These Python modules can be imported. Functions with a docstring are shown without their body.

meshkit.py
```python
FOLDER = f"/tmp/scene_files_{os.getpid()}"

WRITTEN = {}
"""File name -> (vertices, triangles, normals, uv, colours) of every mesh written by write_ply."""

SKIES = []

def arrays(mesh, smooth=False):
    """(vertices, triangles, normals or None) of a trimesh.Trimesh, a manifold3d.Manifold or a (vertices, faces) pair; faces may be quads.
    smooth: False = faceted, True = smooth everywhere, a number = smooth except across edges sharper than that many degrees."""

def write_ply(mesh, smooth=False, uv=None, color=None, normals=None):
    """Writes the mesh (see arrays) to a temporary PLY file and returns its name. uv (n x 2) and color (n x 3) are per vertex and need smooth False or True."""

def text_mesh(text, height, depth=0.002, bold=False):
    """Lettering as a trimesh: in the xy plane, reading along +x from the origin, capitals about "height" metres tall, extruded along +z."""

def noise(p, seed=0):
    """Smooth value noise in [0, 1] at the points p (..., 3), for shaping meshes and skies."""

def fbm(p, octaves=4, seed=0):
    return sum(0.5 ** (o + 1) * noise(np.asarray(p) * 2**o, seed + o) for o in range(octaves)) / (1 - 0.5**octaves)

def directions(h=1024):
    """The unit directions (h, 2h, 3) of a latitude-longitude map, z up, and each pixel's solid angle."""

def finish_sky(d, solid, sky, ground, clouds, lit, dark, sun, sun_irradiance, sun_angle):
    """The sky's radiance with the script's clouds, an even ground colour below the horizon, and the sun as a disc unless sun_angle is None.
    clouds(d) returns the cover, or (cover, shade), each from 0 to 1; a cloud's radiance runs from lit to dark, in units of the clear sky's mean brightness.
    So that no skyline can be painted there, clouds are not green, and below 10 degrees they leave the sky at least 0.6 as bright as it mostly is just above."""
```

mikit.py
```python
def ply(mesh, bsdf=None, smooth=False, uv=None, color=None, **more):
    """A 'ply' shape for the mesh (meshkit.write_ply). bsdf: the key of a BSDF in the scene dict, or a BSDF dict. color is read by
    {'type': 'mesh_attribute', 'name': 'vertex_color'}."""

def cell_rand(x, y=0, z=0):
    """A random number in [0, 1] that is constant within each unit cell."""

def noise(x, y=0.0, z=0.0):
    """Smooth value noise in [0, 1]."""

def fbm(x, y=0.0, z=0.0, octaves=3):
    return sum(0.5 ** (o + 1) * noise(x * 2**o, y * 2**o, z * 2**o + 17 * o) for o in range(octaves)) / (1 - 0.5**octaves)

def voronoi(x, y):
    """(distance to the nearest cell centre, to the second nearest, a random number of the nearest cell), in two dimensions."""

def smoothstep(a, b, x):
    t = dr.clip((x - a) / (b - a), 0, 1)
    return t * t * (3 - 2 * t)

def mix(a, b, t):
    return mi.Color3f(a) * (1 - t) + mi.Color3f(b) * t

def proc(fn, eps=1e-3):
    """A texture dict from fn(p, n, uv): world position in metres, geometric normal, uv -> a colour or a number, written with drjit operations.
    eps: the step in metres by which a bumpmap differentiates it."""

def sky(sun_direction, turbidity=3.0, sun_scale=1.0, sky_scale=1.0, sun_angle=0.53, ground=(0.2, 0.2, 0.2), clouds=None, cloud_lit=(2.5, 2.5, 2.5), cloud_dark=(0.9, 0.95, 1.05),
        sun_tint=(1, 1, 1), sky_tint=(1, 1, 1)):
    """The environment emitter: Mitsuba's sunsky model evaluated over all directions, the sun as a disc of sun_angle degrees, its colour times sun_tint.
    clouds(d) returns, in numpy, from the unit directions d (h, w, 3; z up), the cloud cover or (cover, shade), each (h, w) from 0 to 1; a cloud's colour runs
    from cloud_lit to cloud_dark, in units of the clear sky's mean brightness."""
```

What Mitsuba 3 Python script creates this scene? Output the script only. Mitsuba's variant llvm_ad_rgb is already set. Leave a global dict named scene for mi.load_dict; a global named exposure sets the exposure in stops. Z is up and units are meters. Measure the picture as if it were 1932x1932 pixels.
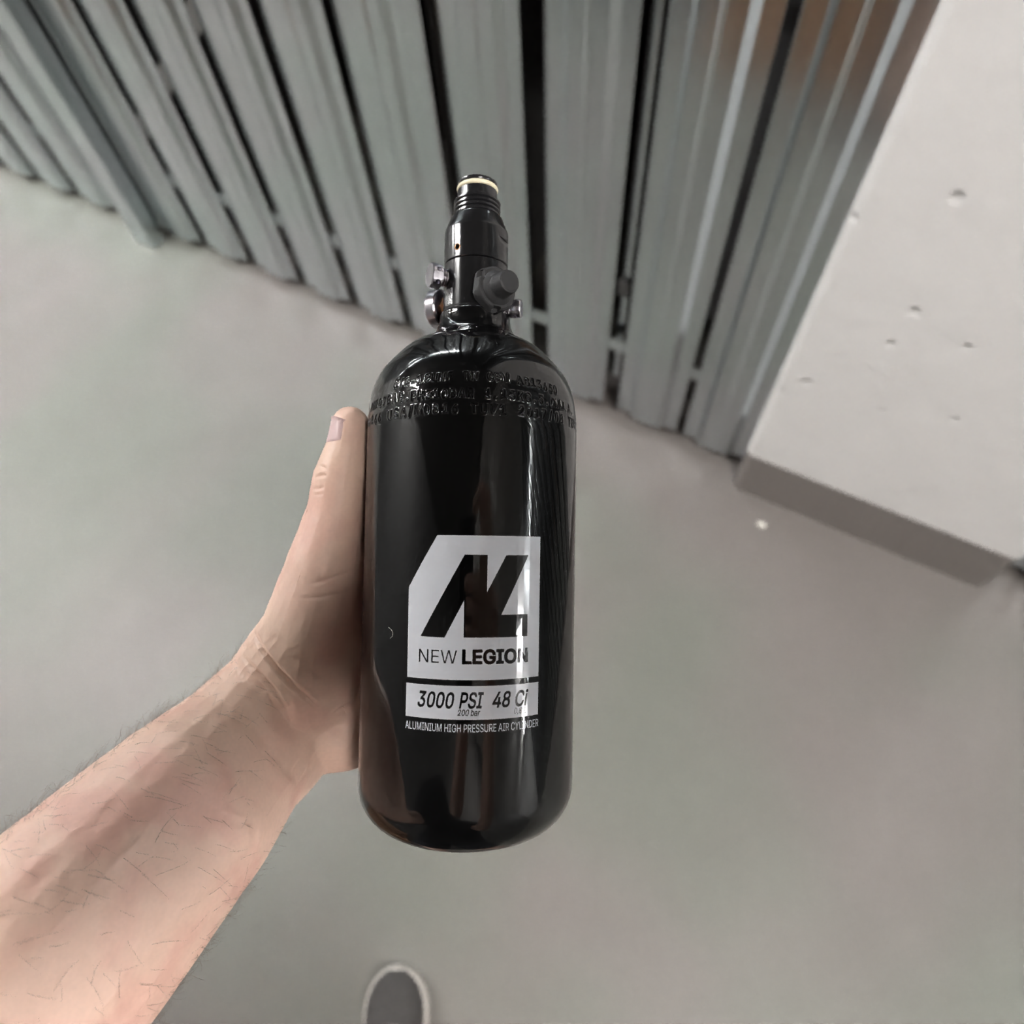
import math, random
import numpy as np
import trimesh
import manifold3d as m3
import shapely
from shapely.geometry import Polygon, LineString, box as sbox
from shapely import affinity
import drjit as dr
import mitsuba as mi
import mikit, meshkit
from mikit import proc, noise, fbm, mix, smoothstep, cell_rand

rng = np.random.default_rng(7)
random.seed(7)
T = mi.ScalarTransform4f
scene, labels = {}, {}

# ------------------------------------------------------------------ camera (held by hand, looking steeply down)
H = 1.28                       # height of the lens above the floor
K = H / 1.12
F_PX, CX = 1300.0, 966.0
RW = np.array([[0.87082624, 0.4050797, -0.27851767], [0.48872377, -0.77449304, 0.40163368], [-0.05301635, -0.48587135, -0.87242094]])
EYE = np.array([0.0, 0.0, H])


def cam(x, y, z):              # metres right of, below and ahead of the lens -> world
    return EYE + RW @ np.array([x, y, z], float)


def px(u, v, d):               # a point seen at u, v in the frame, d metres ahead of the lens
    return cam((u - CX) * d / F_PX, (v - CX) * d / F_PX, d)


scene['camera'] = {'type': 'thinlens', 'fov': 2 * math.degrees(math.atan(CX / F_PX)), 'fov_axis': 'x', 'near_clip': 0.01, 'far_clip': 60.0,
                   'aperture_radius': 0.0017, 'focus_distance': 0.262,
                   'to_world': T().look_at(origin=EYE.tolist(), target=cam(0, 0, 1).tolist(), up=(-(RW @ np.array([0, 1.0, 0]))).tolist())}

# ------------------------------------------------------------------ light: rows of ceiling tubes along the corridor
exposure = 4.05
TUBE_RGB = (15.0, 14.9, 14.8)
LEFT_RGB = (19.5, 19.3, 19.0)
PANEL_RGB = (8.2, 7.8, 7.4)          # square ceiling light right behind the photographer
PANEL = (0.81, -0.29, 0.30)
TUBES = [(3.3, 0.40, 0.85), (5.3, 0.40, 0.85), (-2.2, -0.20, 1.3), (-5.1, -0.20, 1.3)]      # x, y, length
CEIL = 2.35
YW = 0.795 * K                 # outer face of the steel slats
YO = -0.80                     # wall behind the photographer


# ------------------------------------------------------------------ helpers
def bsdf(name, **d):
    scene[name] = d
    return name


def rgb(*c):
    return {'type': 'rgb', 'value': list(c) if len(c) > 1 else [c[0]] * 3}


def principled(name, color, rough, bump=None, bump_scale=1.0, **more):
    d = {'type': 'principled', 'base_color': color if isinstance(color, dict) else rgb(*color), 'roughness': rough, **more}
    if bump is not None:
        d = {'type': 'bumpmap', 'arbitrary': bump, 'scale': bump_scale, 'bsdf': d}
    return bsdf(name, type='twosided', bsdf=d)


def obj(key, mesh, mat, smooth=False, label=None, category=None, group=None, kind=None, **more):
    if key in scene:
        k = 1
        while f'{key}_{k:03d}' in scene:
            k += 1
        key = f'{key}_{k:03d}'
    scene[key] = mikit.ply(mesh, mat, smooth=smooth, **more)
    tag(key, label, category, group, kind)
    return key


def tag(key, label=None, category=None, group=None, kind=None):
    d = {k: v for k, v in dict(label=label, category=category, group=group, kind=kind).items() if v}
    if d:
        labels[key] = d


def bx(x0, x1, y0, y1, z0, z1, bevel=0.0):
    if bevel <= 0:
        m = trimesh.creation.box((x1 - x0, y1 - y0, z1 - z0))
        m.apply_translation(((x0 + x1) / 2, (y0 + y1) / 2, (z0 + z1) / 2))
        return m
    pts = [m3.Manifold.sphere(bevel, 12).translate((x, y, z)) for x in (x0 + bevel, x1 - bevel) for y in (y0 + bevel, y1 - bevel) for z in (z0 + bevel, z1 - bevel)]
    return to_tri(m3.Manifold.batch_hull(pts))


def to_tri(m):
    a = m.to_mesh()
    return trimesh.Trimesh(np.array(a.vert_properties[:, :3], float), np.array(a.tri_verts, int), process=False)


def to_man(t):
    m = m3.Mesh(vert_properties=np.asarray(t.vertices, np.float32), tri_verts=np.asarray(t.faces, np.uint32))
    m.merge()
    return m3.Manifold(m)


def ball(p, r, seg=24):
    return m3.Manifold.sphere(r, seg).translate([float(c) for c in p])


def hull(*pr, seg=24):
    return m3.Manifold.batch_hull([ball(p, r, seg) for p, r in pr])


def chain(pts, seg=24):
    return [hull(pts[i], pts[i + 1], seg=seg) for i in range(len(pts) - 1)]


def fuse(parts):
    return m3.Manifold.batch_boolean(parts, m3.OpType.Add)


def profile_sheet(points, z0, z1, thick):
    """A folded sheet: polyline (x, y) given a thickness towards +y, standing from z0 to z1."""
    line = LineString(points)
    back = [(x, y + thick) for x, y in points][::-1]
    return trimesh.creation.extrude_polygon(Polygon(points + back), z1 - z0, engine='earcut').apply_translation((0, 0, z0))


# ------------------------------------------------------------------ materials
def floor_col(p, n, uv):
    a = fbm(p.x * 7, p.y * 7, 0.5, octaves=4)
    b = fbm(p.x * 2.3 + 9, p.y * 2.3, 3.5, octaves=3)
    fine = noise(p.x * 420, p.y * 420, 1.0)
    c = mix((0.172, 0.155, 0.146), (0.154, 0.157, 0.137), smoothstep(0.3, 0.7, b))
    return c * (0.93 + 0.14 * a) * (0.97 + 0.06 * fine)


principled('mat_floor', proc(floor_col), 0.5, specular=0.35)


def steel_col(p, n, uv):
    sp = cell_rand(p.x * 260, p.y * 260, p.z * 90)
    a = fbm(p.x * 30, p.y * 30, p.z * 4, octaves=3)
    return mi.Color3f(0.54, 0.58, 0.60) * (0.96 + 0.06 * a) * (0.985 + 0.03 * sp)


def steel_rough(p, n, uv):
    return 0.145 + 0.03 * fbm(p.x * 18, p.y * 18, p.z * 3, octaves=3)


bsdf('mat_steel', type='twosided', bsdf={'type': 'principled', 'base_color': proc(steel_col), 'roughness': proc(steel_rough), 'metallic': 1.0, 'specular': 0.5})


def plaster_col(p, n, uv):
    a = fbm(p.x * 14, p.y * 14, p.z * 14, octaves=4)
    return mi.Color3f(0.66, 0.645, 0.64) * (0.96 + 0.07 * a)


def pits(p, n, uv):
    d1, d2, w = mikit.voronoi(p.x * 17 + p.y * 5, p.z * 17)
    pit = dr.select(w > 0.72, smoothstep(0.10 + 0.10 * (w - 0.72) / 0.28, 0.02, d1), 0.0)
    return 0.0014 * fbm(p.x * 40, p.y * 40, p.z * 40, octaves=3) - 0.0042 * pit


principled('mat_white_paint', proc(plaster_col), 0.55, bump=proc(pits), bump_scale=1.0, specular=0.3)
principled('mat_plinth_paint', proc(floor_col), 0.5, specular=0.3)
principled('mat_ceiling', proc(lambda p, n, uv: mi.Color3f(0.78, 0.77, 0.75) * (0.94 + 0.1 * fbm(p.x * 5, p.y * 5, 2.0))), 0.8)
principled('mat_concrete', proc(lambda p, n, uv: mi.Color3f(0.13, 0.125, 0.12) * (0.8 + 0.4 * fbm(p.x * 5, p.y * 5, 2.0))), 0.85)
principled('mat_grey_wall', proc(lambda p, n, uv: mi.Color3f(0.11, 0.108, 0.105) * (0.9 + 0.2 * fbm(p.x * 6, p.z * 6, 2.0))), 0.8)
principled('mat_end_wall', proc(lambda p, n, uv: mi.Color3f(0.72, 0.71, 0.70) * (0.94 + 0.1 * fbm(p.y * 6, p.z * 6, 2.0))), 0.8)
principled('mat_dark_board', (0.10, 0.10, 0.10), 0.8)
principled('mat_lamp_housing', (0.75, 0.75, 0.74), 0.4)


def peel(p, n, uv):
    return 2.4e-5 * fbm(p.x * 260, p.y * 260, p.z * 260, octaves=2)


bsdf('mat_black_gloss', type='twosided', bsdf={'type': 'bumpmap', 'arbitrary': proc(peel, eps=2e-4), 'scale': 1.0,
     'bsdf': {'type': 'principled', 'base_color': rgb(0.002, 0.002, 0.0022), 'roughness': 0.03, 'specular': 0.45}})
bsdf('mat_label_white', type='twosided', bsdf={'type': 'bumpmap', 'arbitrary': proc(peel, eps=2e-4), 'scale': 1.0,
     'bsdf': {'type': 'principled', 'base_color': rgb(0.76, 0.785, 0.84), 'roughness': 0.09, 'specular': 0.5}})
principled('mat_black_anodised', (0.006, 0.006, 0.0065), 0.13, specular=0.5)
principled('mat_thread_black', (0.008, 0.008, 0.009), 0.18, specular=0.6)
bsdf('mat_chrome', type='twosided', bsdf={'type': 'roughconductor', 'material': 'Cr', 'alpha': 0.07})
principled('mat_engraved', proc(lambda p, n, uv: mix((0.5, 0.5, 0.5), (0.05, 0.05, 0.05), smoothstep(0.5, 0.62, noise(p.x * 2300, p.y * 2300, p.z * 2300)))), 0.3, metallic=0.9)
principled('mat_copper', (0.62, 0.33, 0.17), 0.3, metallic=1.0)
principled('mat_rubber', proc(lambda p, n, uv: mi.Color3f(0.020, 0.020, 0.021) * (0.94 + 0.12 * noise(p.x * 1500, p.y * 1500, p.z * 1500))), 0.55, specular=0.25)
principled('mat_oring', (0.66, 0.60, 0.44), 0.45)
principled('mat_gauge_face', (0.02, 0.02, 0.022), 0.2)
principled('mat_hole', (0.01, 0.009, 0.008), 0.8)


def skin_col(p, n, uv):
    a = fbm(p.x * 55, p.y * 55, p.z * 55, octaves=3)
    b = fbm(p.x * 21 + 4, p.y * 21, p.z * 21, octaves=2)
    fine = noise(p.x * 900, p.y * 900, p.z * 900)
    c = mix((0.68, 0.465, 0.375), (0.63, 0.385, 0.315), smoothstep(0.42, 0.68, a))
    c = mix(c, (0.64, 0.48, 0.37), 0.6 * smoothstep(0.50, 0.72, b))
    return c * (0.97 + 0.06 * fine)


def skin_bump(p, n, uv):
    d = fbm(p.x * 700, p.y * 700, p.z * 700, octaves=2)
    return 0.00030 * d


principled('mat_skin', proc(skin_col), 0.48, bump=proc(skin_bump, eps=3e-4), bump_scale=1.0, specular=0.35, sheen=0.15)
principled('mat_nail', (0.58, 0.42, 0.41), 0.25, specular=0.5)
principled('mat_arm_hair', (0.10, 0.07, 0.05), 0.45)
principled('mat_hair', (0.035, 0.022, 0.014), 0.5)
principled('mat_shirt', proc(lambda p, n, uv: mi.Color3f(0.012, 0.012, 0.013) * (0.8 + 0.4 * noise(p.x * 900, p.y * 900, p.z * 900))), 0.9)
principled('mat_shorts', (0.02, 0.02, 0.024), 0.9)
principled('mat_shoe_upper', proc(lambda p, n, uv: mi.Color3f(0.040, 0.037, 0.035) * (0.75 + 0.5 * noise(p.x * 700, p.y * 700, p.z * 700))), 0.85)
principled('mat_shoe_sole', proc(lambda p, n, uv: mi.Color3f(0.62, 0.585, 0.55) * (0.85 + 0.2 * fbm(p.x * 60, p.y * 60, p.z * 60))), 0.5)
principled('mat_lace', (0.12, 0.115, 0.11), 0.9)
principled('mat_phone', (0.008, 0.008, 0.009), 0.15)
principled('mat_cardboard', proc(lambda p, n, uv: mi.Color3f(0.30, 0.165, 0.095) * (0.85 + 0.3 * fbm(p.x * 9, p.y * 9, p.z * 30))), 0.8)
principled('mat_chip', (0.8, 0.78, 0.72), 0.8)
scene['mat_tube'] = {'type': 'diffuse', 'reflectance': rgb(0.8)}

# ------------------------------------------------------------------ the corridor
obj('floor', bx(-7, 8, YO - 0.1, 4.4, -0.1, 0.0), 'mat_floor', kind='structure', label='painted grey-beige concrete floor of a basement corridor')
obj('ceiling', bx(-7, 8, YO - 0.1, YW + 0.03, CEIL, CEIL + 0.1), 'mat_concrete', kind='structure', label='bare dark concrete ceiling of the corridor')
obj('ceiling_added_white', bx(0.45, 6.6, YO, YW - 0.02, CEIL - 0.012, CEIL), 'mat_ceiling', kind='structure', label='added white ceiling panel on the right, unseen, for the bright reflection in the bottle')  # added unseen panel: its white gives the bottle a bright right-hand reflection
obj('wall_front', bx(-7, 8, YO - 0.15, YO, 0.0, CEIL), 'mat_grey_wall', kind='structure', label='grey wall behind the photographer')
obj('wall_end_right', bx(6.6, 6.75, YO, 4.05, 0.0, CEIL), 'mat_end_wall', kind='structure', label='pale wall at the far right end of the corridor')
obj('wall_end_left', bx(-6.75, -6.6, YO, 4.05, 0.0, CEIL), 'mat_end_wall', kind='structure', label='pale wall at the far left end of the corridor')
obj('ceiling_storage', bx(-7, 8, YW + 0.03, 4.4, CEIL, CEIL + 0.1), 'mat_concrete', kind='structure', label='bare concrete ceiling of the storage room')
obj('wall_storage', bx(-6.6, 6.6, 4.0, 4.1, 0.0, CEIL), 'mat_concrete', kind='structure', label='bare concrete rear wall of the storage room behind the slats')

# the partition of galvanised steel slats
W2, FACE, FLANGE, BEAD = 0.0610 * K, 0.0265 * K, 0.0365 * K, 0.0035 * K
DEP = 0.0105 * K
SLAT_TOP = CEIL - 0.01


def slat_points(xc, left=True, right=True):
    p = []
    if left:
        p += [(xc - W2, YW + DEP - 0.004), (xc - W2 + 0.0015, YW + DEP)]
    p += [(xc - FLANGE, YW + DEP), (xc - FACE, YW), (xc - BEAD, YW), (xc - BEAD * 0.3, YW - 0.0016), (xc + BEAD * 0.3, YW - 0.0016), (xc + BEAD, YW), (xc + FACE, YW), (xc + FLANGE, YW + DEP)]
    if right:
        p += [(xc + W2 - 0.0015, YW + DEP), (xc + W2, YW + DEP - 0.004)]
    return p


centres = [-1.582, -1.436, -1.2895, -1.1400, -0.9925, -0.8450, -0.7020, -0.5275, -0.3715, -0.2180, -0.0815]
while centres[0] > -5.65:
    centres.insert(0, centres[0] - 0.148)
right_side = [0.50 + 0.150 * i for i in range(36)]
tag('wall_back', 'partition of upright galvanised steel slats with dark gaps between them', kind='structure')
for c in centres + right_side:
    j = 0.0015 * math.sin(c * 37)
    obj('wall_back__slat', profile_sheet(slat_points((c + j * 0.3) * K), 0.024 * K, SLAT_TOP, 0.0012), 'mat_steel')
obj('wall_back__rail', bx(-5.75 * K, -0.02 * K, YW + DEP + 0.0015, YW + DEP + 0.006, 0.178 * K, 0.205 * K), 'mat_steel', label='low horizontal steel rail behind the slats')
obj('wall_back__rail', bx(0.42 * K, 5.75 * K, YW + DEP + 0.0015, YW + DEP + 0.006, 0.178 * K, 0.205 * K), 'mat_steel')
obj('wall_back__rail', bx(-5.75 * K, 5.75 * K, YW + DEP + 0.0015, YW + DEP + 0.006, 1.70, 1.735), 'mat_steel')
# door stile: a narrow folded channel beside the seventh gap
st = [(-0.6455, 0.812), (-0.6445, 0.797), (-0.6420, 0.795), (-0.6185, 0.795), (-0.6165, 0.793), (-0.6125, 0.793), (-0.6105, 0.796), (-0.6105, 0.821)]
obj('wall_back__door_stile', profile_sheet([(x * K, y * K) for x, y in st], 0.018 * K, SLAT_TOP, 0.0014), 'mat_steel', label='narrow folded steel door stile beside a gap')
# narrow lock bar standing in the double gap, with its dark bolt
obj('wall_back__lock_bar', bx(-0.3075 * K, -0.2955 * K, 0.828 * K, 0.832 * K, 0.085 * K, SLAT_TOP, 0.0009), 'mat_steel', label='thin upright steel bar standing in the gap')
obj('wall_back__bolt', bx(-0.312 * K, -0.290 * K, 0.819 * K, 0.829 * K, 0.292 * K, 0.322 * K, 0.003), 'mat_dark_board', label='dark bolt on the thin bar')
# diagonal brace behind the left slats, and the foot post
d = np.array([0.154, 0.133]) / np.hypot(0.154, 0.133)
nrm = np.array([-d[1], d[0]])
a0, a1 = np.array([-1.70, 0.035]), np.array([-0.99, 0.645])
poly = [a0 + nrm * 0.018, a0 - nrm * 0.018, a1 - nrm * 0.018, a1 + nrm * 0.018]
brace = trimesh.creation.extrude_polygon(Polygon([(p[0] * K, p[1] * K) for p in poly]), 0.006, engine='earcut')
brace.apply_transform(np.array([[1, 0, 0, 0], [0, 0, -1, 0.824 * K], [0, 1, 0, 0], [0, 0, 0, 1.0]]))
obj('wall_back__brace', brace, 'mat_lamp_housing', label='diagonal steel brace seen through the gaps')
obj('wall_back__foot_post', bx(-1.560 * K, -1.500 * K, 0.752 * K, 0.792 * K, 0.0, SLAT_TOP, 0.003), 'mat_steel', label='square steel post standing on the floor at the left')
obj('wall_back__cover_plate', bx(-1.530 * K, -1.470 * K, YW + DEP + 0.007, YW + DEP + 0.009, 0.02, SLAT_TOP), 'mat_steel')
obj('storage_panel', bx(-0.325 * K, -0.05 * K, 0.868 * K, 0.884 * K, 0.262 * K, 1.9, 0.003), 'mat_dark_board', label='dark grey board behind the gap next to the white pillar', category='board')
for i in range(19):            # unseen boards added behind the slats, above the view, to darken the gaps
    x0 = -5.9 + 0.62 * i
    obj('wall_back__added_shade_board', bx(x0, x0 + 0.615, YW + 0.045, YW + 0.061, 0.84, SLAT_TOP, 0.003), 'mat_dark_board')
for x0 in (-4.9, -3.8, -2.75, -1.80, -0.735, 0.30, 1.4, 2.5, 3.6, 4.7):   # locker cross walls, added to block slanting light and darken the gaps
    obj('wall_back__added_cross_panel', bx(x0, x0 + 0.018, YW + 0.065, 4.0, 0.0, SLAT_TOP, 0.003), 'mat_dark_board')


# white pillar with a rounded edge above a grey plinth
def pillar(z0, z1, inset=0.0):
    s = sbox(-0.022 * K + inset, 0.752 * K + inset, 0.42 * K - inset, 1.2).buffer(-0.016).buffer(0.016, quad_segs=8)
    return trimesh.creation.extrude_polygon(s, z1 - z0, engine='earcut').apply_translation((0, 0, z0))


obj('wall_right', pillar(0.1115 * K, CEIL), 'mat_white_paint', smooth=35, kind='structure', label='white painted concrete pillar with pitted face at the right end of the slats')
obj('wall_right__plinth', pillar(0.0, 0.1115 * K, 0.0015), 'mat_plinth_paint', smooth=35, label='grey painted plinth below the white paint')
chip = trimesh.creation.icosphere(2, 1.0)
chip.vertices *= (0.010, 0.006, 0.0035)
chip.vertices += 0.002 * (meshkit.noise(chip.vertices * 300)[:, None] - 0.5)
chip.apply_translation((0.055 * K, 0.700 * K, 0.0036))
obj('plaster_chip', chip, 'mat_chip', smooth=40, label='small white plaster crumb lying on the floor before the plinth', category='crumb')

# a cardboard box by the wall behind the camera: the steel slats mirror its brown
obj('cardboard_box', bx(-0.66, -0.19, -0.79, -0.53, 0.0, 0.62, 0.004), 'mat_cardboard', smooth=30, label='brown cardboard box standing by the wall behind the photographer', category='box')

# ceiling lamps
for i, (x, y, ln) in enumerate(TUBES):
    key = 'ceiling_lamp' if i == 0 else f'ceiling_lamp_{i:03d}'
    obj(key + '__housing', bx(x - ln / 2 - 0.03, x + ln / 2 + 0.03, y - 0.06, y + 0.06, CEIL - 0.055, CEIL - 0.012, 0.008), 'mat_lamp_housing', smooth=30)
    tube = trimesh.creation.cylinder(0.026, ln, sections=24)
    tube.apply_transform(trimesh.transformations.rotation_matrix(math.pi / 2, (0, 1, 0)))
    tube.apply_translation((x, y, CEIL - 0.085))
    scene[key + '__tube'] = mikit.ply(tube, 'mat_tube', smooth=30, emitter={'type': 'area', 'radiance': rgb(*(TUBE_RGB if x > 0 else LEFT_RGB))})
    tag(key, ['lit tube lamp on the ceiling, first to the right', 'lit tube lamp on the ceiling, far right', 'lit tube lamp on the ceiling, first to the left', 'lit tube lamp on the ceiling, far left'][i], 'lamp', 'corridor ceiling lamps')

x, y, w = PANEL
obj('ceiling_panel_lamp__frame', bx(x - w / 2 - 0.02, x + w / 2 + 0.02, y - w / 2 - 0.02, y + w / 2 + 0.02, CEIL - 0.052, CEIL - 0.012, 0.006), 'mat_lamp_housing', smooth=30)
scene['ceiling_panel_lamp__diffuser'] = mikit.ply(bx(x - w / 2, x + w / 2, y - w / 2, y + w / 2, CEIL - 0.062, CEIL - 0.050, 0.004), 'mat_tube', smooth=30, emitter={'type': 'area', 'radiance': rgb(*PANEL_RGB)})
tag('ceiling_panel_lamp', 'square lit lamp on the ceiling, above and right of the photographer', 'lamp')

# ------------------------------------------------------------------ the air cylinder: axis frame
R = 0.0442
C0 = np.array([-0.01755914, 0.01373215, 0.29265228])
AX, BB, RR = np.array([0.01649572, -0.99871818, 0.04785267]), np.array([0.0598267, -0.04678755, -0.99711167]), np.array([0.99807247, 0.01931095, 0.05897822])


def bottle_pt(u, r, s):        # u: angle in degrees from the front (right positive), r: radius, s: along the axis
    u = np.radians(u)
    c = C0 + np.multiply.outer(np.asarray(r) * np.cos(u), BB) + np.multiply.outer(np.asarray(r) * np.sin(u), RR) + np.multiply.outer(np.asarray(s) + 0 * u, AX)
    return EYE + c @ RW.T


MB = np.eye(4)                 # local (right, towards the viewer reversed, up the axis) -> world
MB[:3, 0], MB[:3, 1], MB[:3, 2], MB[:3, 3] = RW @ RR, -(RW @ BB), RW @ AX, EYE + RW @ C0


def place(mesh):               # local bottle frame -> world
    m = mesh.copy()
    m.apply_transform(MB)
    return m


def wrapped(mesh, r0):         # flat (arc, s, height) in metres -> on the cylinder of radius r0
    m = mesh.copy()
    v = np.asarray(m.vertices)
    m.vertices = bottle_pt(np.degrees(v[:, 0] / R), r0 + v[:, 2], v[:, 1])
    return m


from scipy.interpolate import PchipInterpolator
prof = [(0.0, -0.1135), (0.015, -0.1138), (0.0235, -0.1150), (0.0262, -0.1151)]
prof += [(0.0262 + 0.018 * math.sin(t), -0.0971 - 0.018 * math.cos(t)) for t in np.linspace(0.12, math.pi / 2, 12)]
prof += [(R, -0.06), (R, -0.02), (R, 0.02), (R, 0.044), (0.0441, 0.0500), (0.0437, 0.0555), (0.0429, 0.0610), (0.0398, 0.0695), (0.0333, 0.0777), (0.0273, 0.0832), (0.0212, 0.0866), (0.0179, 0.0887), (0.0162, 0.0915),
         (0.0154, 0.0940), (0.0151, 0.0962), (0.0150, 0.0976), (0.0143, 0.0983), (0.0120, 0.0984)]
prof = np.array(prof)
arc = np.r_[0, np.cumsum(np.hypot(*np.diff(prof, axis=0).T))]
pr_r, pr_s = PchipInterpolator(arc, prof[:, 0]), PchipInterpolator(arc, prof[:, 1])
dense = np.linspace(0, arc[-1], 4000)
arc_of_s = lambda s: np.interp(s, pr_s(dense)[800:], dense[800:])


def glyph_poly(text, height, bold=False):
    m = meshkit.text_mesh(text, height, 0.001, bold)
    top = m.triangles[m.face_normals[:, 2] > 0.9][:, :, :2]
    return shapely.union_all(shapely.polygons(top)).buffer(height * 0.004)


STAMPS = [  # text, angle of the left end, angle of the right end (deg), s of the base line at the left, middle, right, capital height
    ('5/8-18UNF TW GSM A813650', -45.5, 49.5, 0.0585, 0.0602, 0.0590, 0.0033),
    ('PW207BAR.PH310BAR 1.15KG.5.0MM.A.', -70.0, 67.0, 0.0525, 0.0535, 0.0535, 0.0034),
    ('D0866 USA/M0816 TUV1 2017/08 TUV1', -76.0, 77.0, 0.0465, 0.0477, 0.0480, 0.0035)]


def stamp_layout():
    """Every stamped sign as a polygon in (radians, arc length along the profile)."""
    out = []
    r = np.random.default_rng(3)
    for text, u0, u1, sl, sm, sr, hgt in STAMPS:
        n = len(text)
        for i, ch in enumerate(text):
            if ch == ' ':
                continue
            t = (i + 0.5) / n
            u = math.radians(u0 + (u1 - u0) * t)
            s = sl * (1 - t) * (1 - 2 * t) + 4 * sm * t * (1 - t) + sr * t * (2 * t - 1) + r.normal(0, 0.00012)
            rad = float(np.interp(s, pr_s(dense)[800:], pr_r(dense)[800:]))
            g = glyph_poly(ch, hgt).buffer(0.00009)
            x0, y0, x1, y1 = g.bounds
            g = affinity.translate(g, -(x0 + x1) / 2, 0)
            g = affinity.rotate(affinity.scale(g, 0.86, 1.0, origin=(0, 0)), r.normal(0, 3), origin=(0, 0))
            g = affinity.scale(g, 1 / rad, 1.0, origin=(0, 0))
            out.append(affinity.translate(g, u, float(arc_of_s(s))))
    return out


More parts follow.
